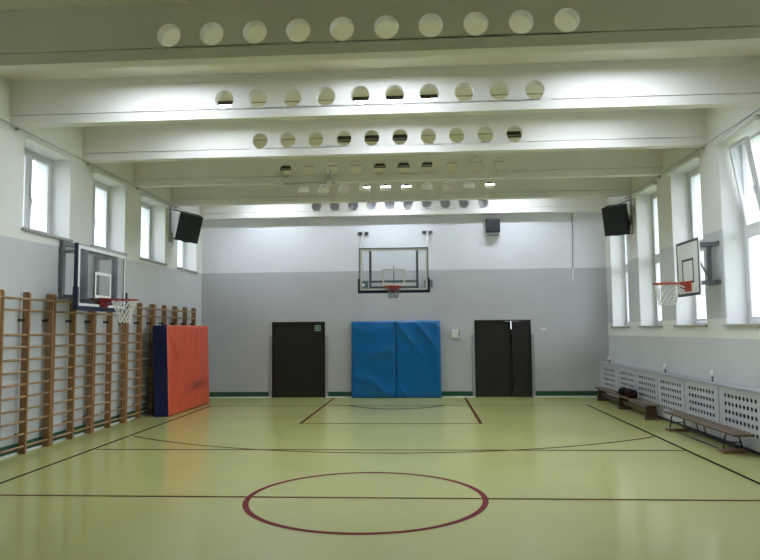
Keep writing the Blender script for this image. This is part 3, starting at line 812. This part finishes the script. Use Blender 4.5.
def blob(r, name, m, c, s_, seed, label=None):
    mb = MB(); vs = []; fs = []; nu, nv = 20, 12; rnd = random.Random(seed); ph = [rnd.uniform(0, 6) for _ in range(4)]
    for j in range(nv+1):
        for i in range(nu):
            a = 2*math.pi*i/nu; b = math.pi*j/nv
            f = 1+.09*math.sin(3*a+ph[0])*math.sin(b)+.07*math.sin(5*a+2*b+ph[1])*math.sin(b)
            x = math.copysign(abs(math.cos(a))**.65, math.cos(a))*math.sin(b)**.5*f; y = math.copysign(abs(math.sin(a))**.65, math.sin(a))*math.sin(b)**.5*f
            z = math.copysign(abs(math.cos(b))**.8, math.cos(b))
            z = max(z, -.9)
            vs.append((c[0]+x*s_[0], c[1]+y*s_[1], c[2]+(z+.9)*s_[2]))
    for j in range(nv):
        for i in range(nu): fs.append((j*nu+i, j*nu+(i+1) % nu, (j+1)*nu+(i+1) % nu, (j+1)*nu+i))
    mb.add(vs, fs, 0, True); return mb.build(name, m, r)
r = thing('sports_bag', (4.57, 15.75, .32), 'small black cloth bag slumped on the solid wooden bench', 'bag', 'bags on the bench')
blob(r, 'bag_body', 'bag_black', (4.57, 15.75, .32), (.11, .21, .085), 3)
MB().tube([(4.57, 15.62, .465), (4.55, 15.66, .50), (4.55, 15.80, .50), (4.57, 15.86, .465)], .010, 6).build('carry_handle', 'bag_black', r)
r = thing('sports_bag', (4.57, 15.28, .32), 'small dark maroon cloth bag beside the black one on the bench', 'bag', 'bags on the bench')
blob(r, 'bag_body', 'bag_maroon', (4.57, 15.28, .32), (.11, .22, .09), 5)
MB().tube([(4.57, 15.14, .475), (4.55, 15.20, .51), (4.55, 15.34, .51), (4.57, 15.40, .475)], .010, 6).build('carry_handle', 'bag_black', r)

# ------------------------------------------------------------------ hung loudspeakers
def pa_speaker(c, a, t_, roll, left, label):
    s_ = 1 if left else -1
    xw = XL if left else XR
    r = thing('loudspeaker', (xw, c[1], c[2]), label, 'speaker', 'loudspeakers on the side wall pillars')
    n_ = Vector((math.sin(a)*math.cos(t_), -math.cos(a)*math.cos(t_), -math.sin(t_)))
    rt = Vector((math.cos(a), math.sin(a), 0)); up = rt.cross(-n_).normalized()
    if up.z < 0: up = -up
    rt, up = rt*math.cos(roll)-up*math.sin(roll), up*math.cos(roll)+rt*math.sin(roll)
    R = Matrix((( rt.x, -n_.x, up.x, c[0]), (rt.y, -n_.y, up.y, c[1]), (rt.z, -n_.z, up.z, c[2]), (0, 0, 0, 1)))
    W, Hh, Dp = .57, .69, .38
    cab = MB()
    cab.prism([(-W/2, 0), (W/2, 0), (W/2*.80, Dp), (-W/2*.80, Dp)], 'Z', -Hh/2, Hh/2); cab.xf(R); cab.build('cabinet', 'speaker', r)
    MB().box(-W/2+.015, W/2-.015, -.012, 0, -Hh/2+.015, Hh/2-.015, bev=.004).xf(R).build('grille', 'grille', r)
    MB().box(-.09, .09, .10, .26, -Hh/2-.03, -Hh/2).xf(R).build('mounting_foot', 'black_metal', r)
    # bracket: vertical rail on the pillar, arms to the cabinet
    yw = c[1]+.02
    MB().box(min(xw, xw+s_*.03), max(xw, xw+s_*.03), yw-.03, yw+.03, 4.12, 5.02).box(min(xw, xw+s_*.07), max(xw, xw+s_*.07), yw-.05, yw+.05, 4.10, 4.32).build('wall_rail', 'gpaint_l', r)
    b1 = R @ Vector((0, Dp*.7, Hh/2)); b2 = R @ Vector((0, Dp*.7, -Hh/2-.02))
    MB().tube([(xw+s_*.03, yw, 4.93), b1], .014, 6).tube([(xw+s_*.05, yw, 4.2), b2], .02, 6).build('bracket_arm', 'gpaint', r)
pa_speaker((-5.81, 16.15, 4.43), math.radians(28), math.radians(18), math.radians(9), True, 'black loudspeaker tilted down from the pillar above the wall bars')
pa_speaker((4.63, 16.2, 4.41), math.radians(-30), math.radians(20), 0, False, 'black loudspeaker tilted down from the pillar beside the tall windows')

# ------------------------------------------------------------------ rails and blinds
for left in (True, False):
    x = XL+.06 if left else XR-.06
    r = thing('curtain_rail', (x, 11, 5.03), 'thin grey wire rail along the top of the ' + ('left' if left else 'right') + ' windows under the beams', 'curtain rail')
    MB().tube([(x, 5.0, 5.045), (x, 18.3, 5.045)], .011, 6).build('rail', 'gpaint_l', r)
    bm_ = MB()
    for y in (5.3, 7.6, 9.8, 12.0, 14.2, 16.5, 18.2): bm_.box(min(x, XL if left else XR), max(x, XL if left else XR), y-.012, y+.012, 5.01, 5.05)
    build_each(bm_, 'rail_bracket', 'gpaint_l', r)
bl = {(True, 3): 'white roller blind rolled up over the second visible left window', (True, 4): 'white roller blind rolled up over the left window before the loudspeaker',
      (False, 2): 'white roller blind rolled up over the tilted-open right window', (False, 3): 'white roller blind rolled up over the right window behind the white backboard', (False, 4): 'white roller blind rolled up over the right window next to the loudspeaker pillar'}
for (left, i), lb in bl.items():
    a, b = WINDOWS_Y[i]; x = XL+.05 if left else XR-.05
    r = thing('roller_blind', (x, (a+b)/2, 4.97), lb, 'roller blind', 'rolled-up blinds over the windows')
    MB().tube([(x, a+.0, 4.955), (x, b-.0, 4.955)], .034, 10).build('roller', 'white', r)
    mb = MB()
    for y in (a-.013, b+.001): mb.box(min(x, XL if left else XR)-(0 if left else .03), max(x, XL if left else XR)+(.03 if left else 0), y, y+.012, 4.91, 5.0)
    build_each(mb, 'bracket', 'white', r)

# ------------------------------------------------------------------ ceiling lamps
bays = {1: (8.90, -.5, True), 2: (10.92, -.42, True), 3: (13.13, -.97, False), 4: (15.38, -.45, False), 5: (17.58, -.87, True), 0: (6.35, -.6, False), -1: (4.15, -.6, False), -2: (1.95, -.6, False)}
def lamp(x, y, lit, label, group):
    r = thing('ceiling_lamp', (x, y, ZC), label, 'ceiling lamp', group)
    L = 1.4; w_ = .2; z0 = ZC-.065
    hb = MB()
    hb.box(x-L/2, x+L/2, y-w_/2, y-w_/2+.012, z0, ZC).box(x-L/2, x+L/2, y+w_/2-.012, y+w_/2, z0, ZC).box(x-L/2, x-L/2+.012, y-w_/2+.012, y+w_/2-.012, z0, ZC).box(x+L/2-.012, x+L/2, y-w_/2+.012, y+w_/2-.012, z0, ZC)
    hb.build('housing', 'lamp_body', r)
    MB().box(x-L/2+.013, x+L/2-.013, y-w_/2+.013, y+w_/2-.013, ZC-.045, ZC-.03).build('diffuser', 'lamp_on' if lit else 'lamp_off', r)
for k_, (y, cx__, lit) in bays.items():
    for j, x in enumerate((cx__-3.25, cx__, cx__+3.25)):
        pos = ['left', 'middle', 'right'][j]
        where = {1: 'first bay seen beyond the nearest beam', 2: 'second bay seen beyond the nearest beam', 3: 'third bay seen beyond the nearest beam', 4: 'fourth bay seen beyond the nearest beam', 5: 'last bay before the back wall',
                 0: 'first bay overhead, out of frame', -1: 'second bay overhead, out of frame', -2: 'bay closest to the front wall'}[k_]
        lamp(x, y, lit, ('lit ' if lit else 'unlit ')+pos+' ceiling lamp in the '+where, 'ceiling lamps between the beams')
for k_, y in enumerate((8.9, 10.92, 13.13, 15.38, 17.58)):
    struct('trim_%d' % (5+k_), MB().box(XL, XR, y-.008, y+.008, ZC-.014, ZC), 'sill')
# suspended rail between the middle beams
r = thing('hanging_bar', (-2.48, 14.0, ZB), 'painted suspension bar hung on two stubs from the fourth beam', 'bar')
for x in (-3.0, -1.96):
    MB().box(x-.03, x+.03, 13.98, 14.05, 4.98, 5.30).build('hanger', 'white_frame', r)
    MB().box(x-.055, x+.055, 13.90, 13.98, 4.96, 5.04).build('clamp', 'beam', r)
MB().tube([(-3.08, 13.94, 5.0), (-1.86, 13.94, 5.0)], .028, 8).build('rail', 'gpaint_l', r)

# ------------------------------------------------------------------ outside
struct('ground', MB().box(-60, 60, -30, 60, -1.2, -.9), 'lawn')
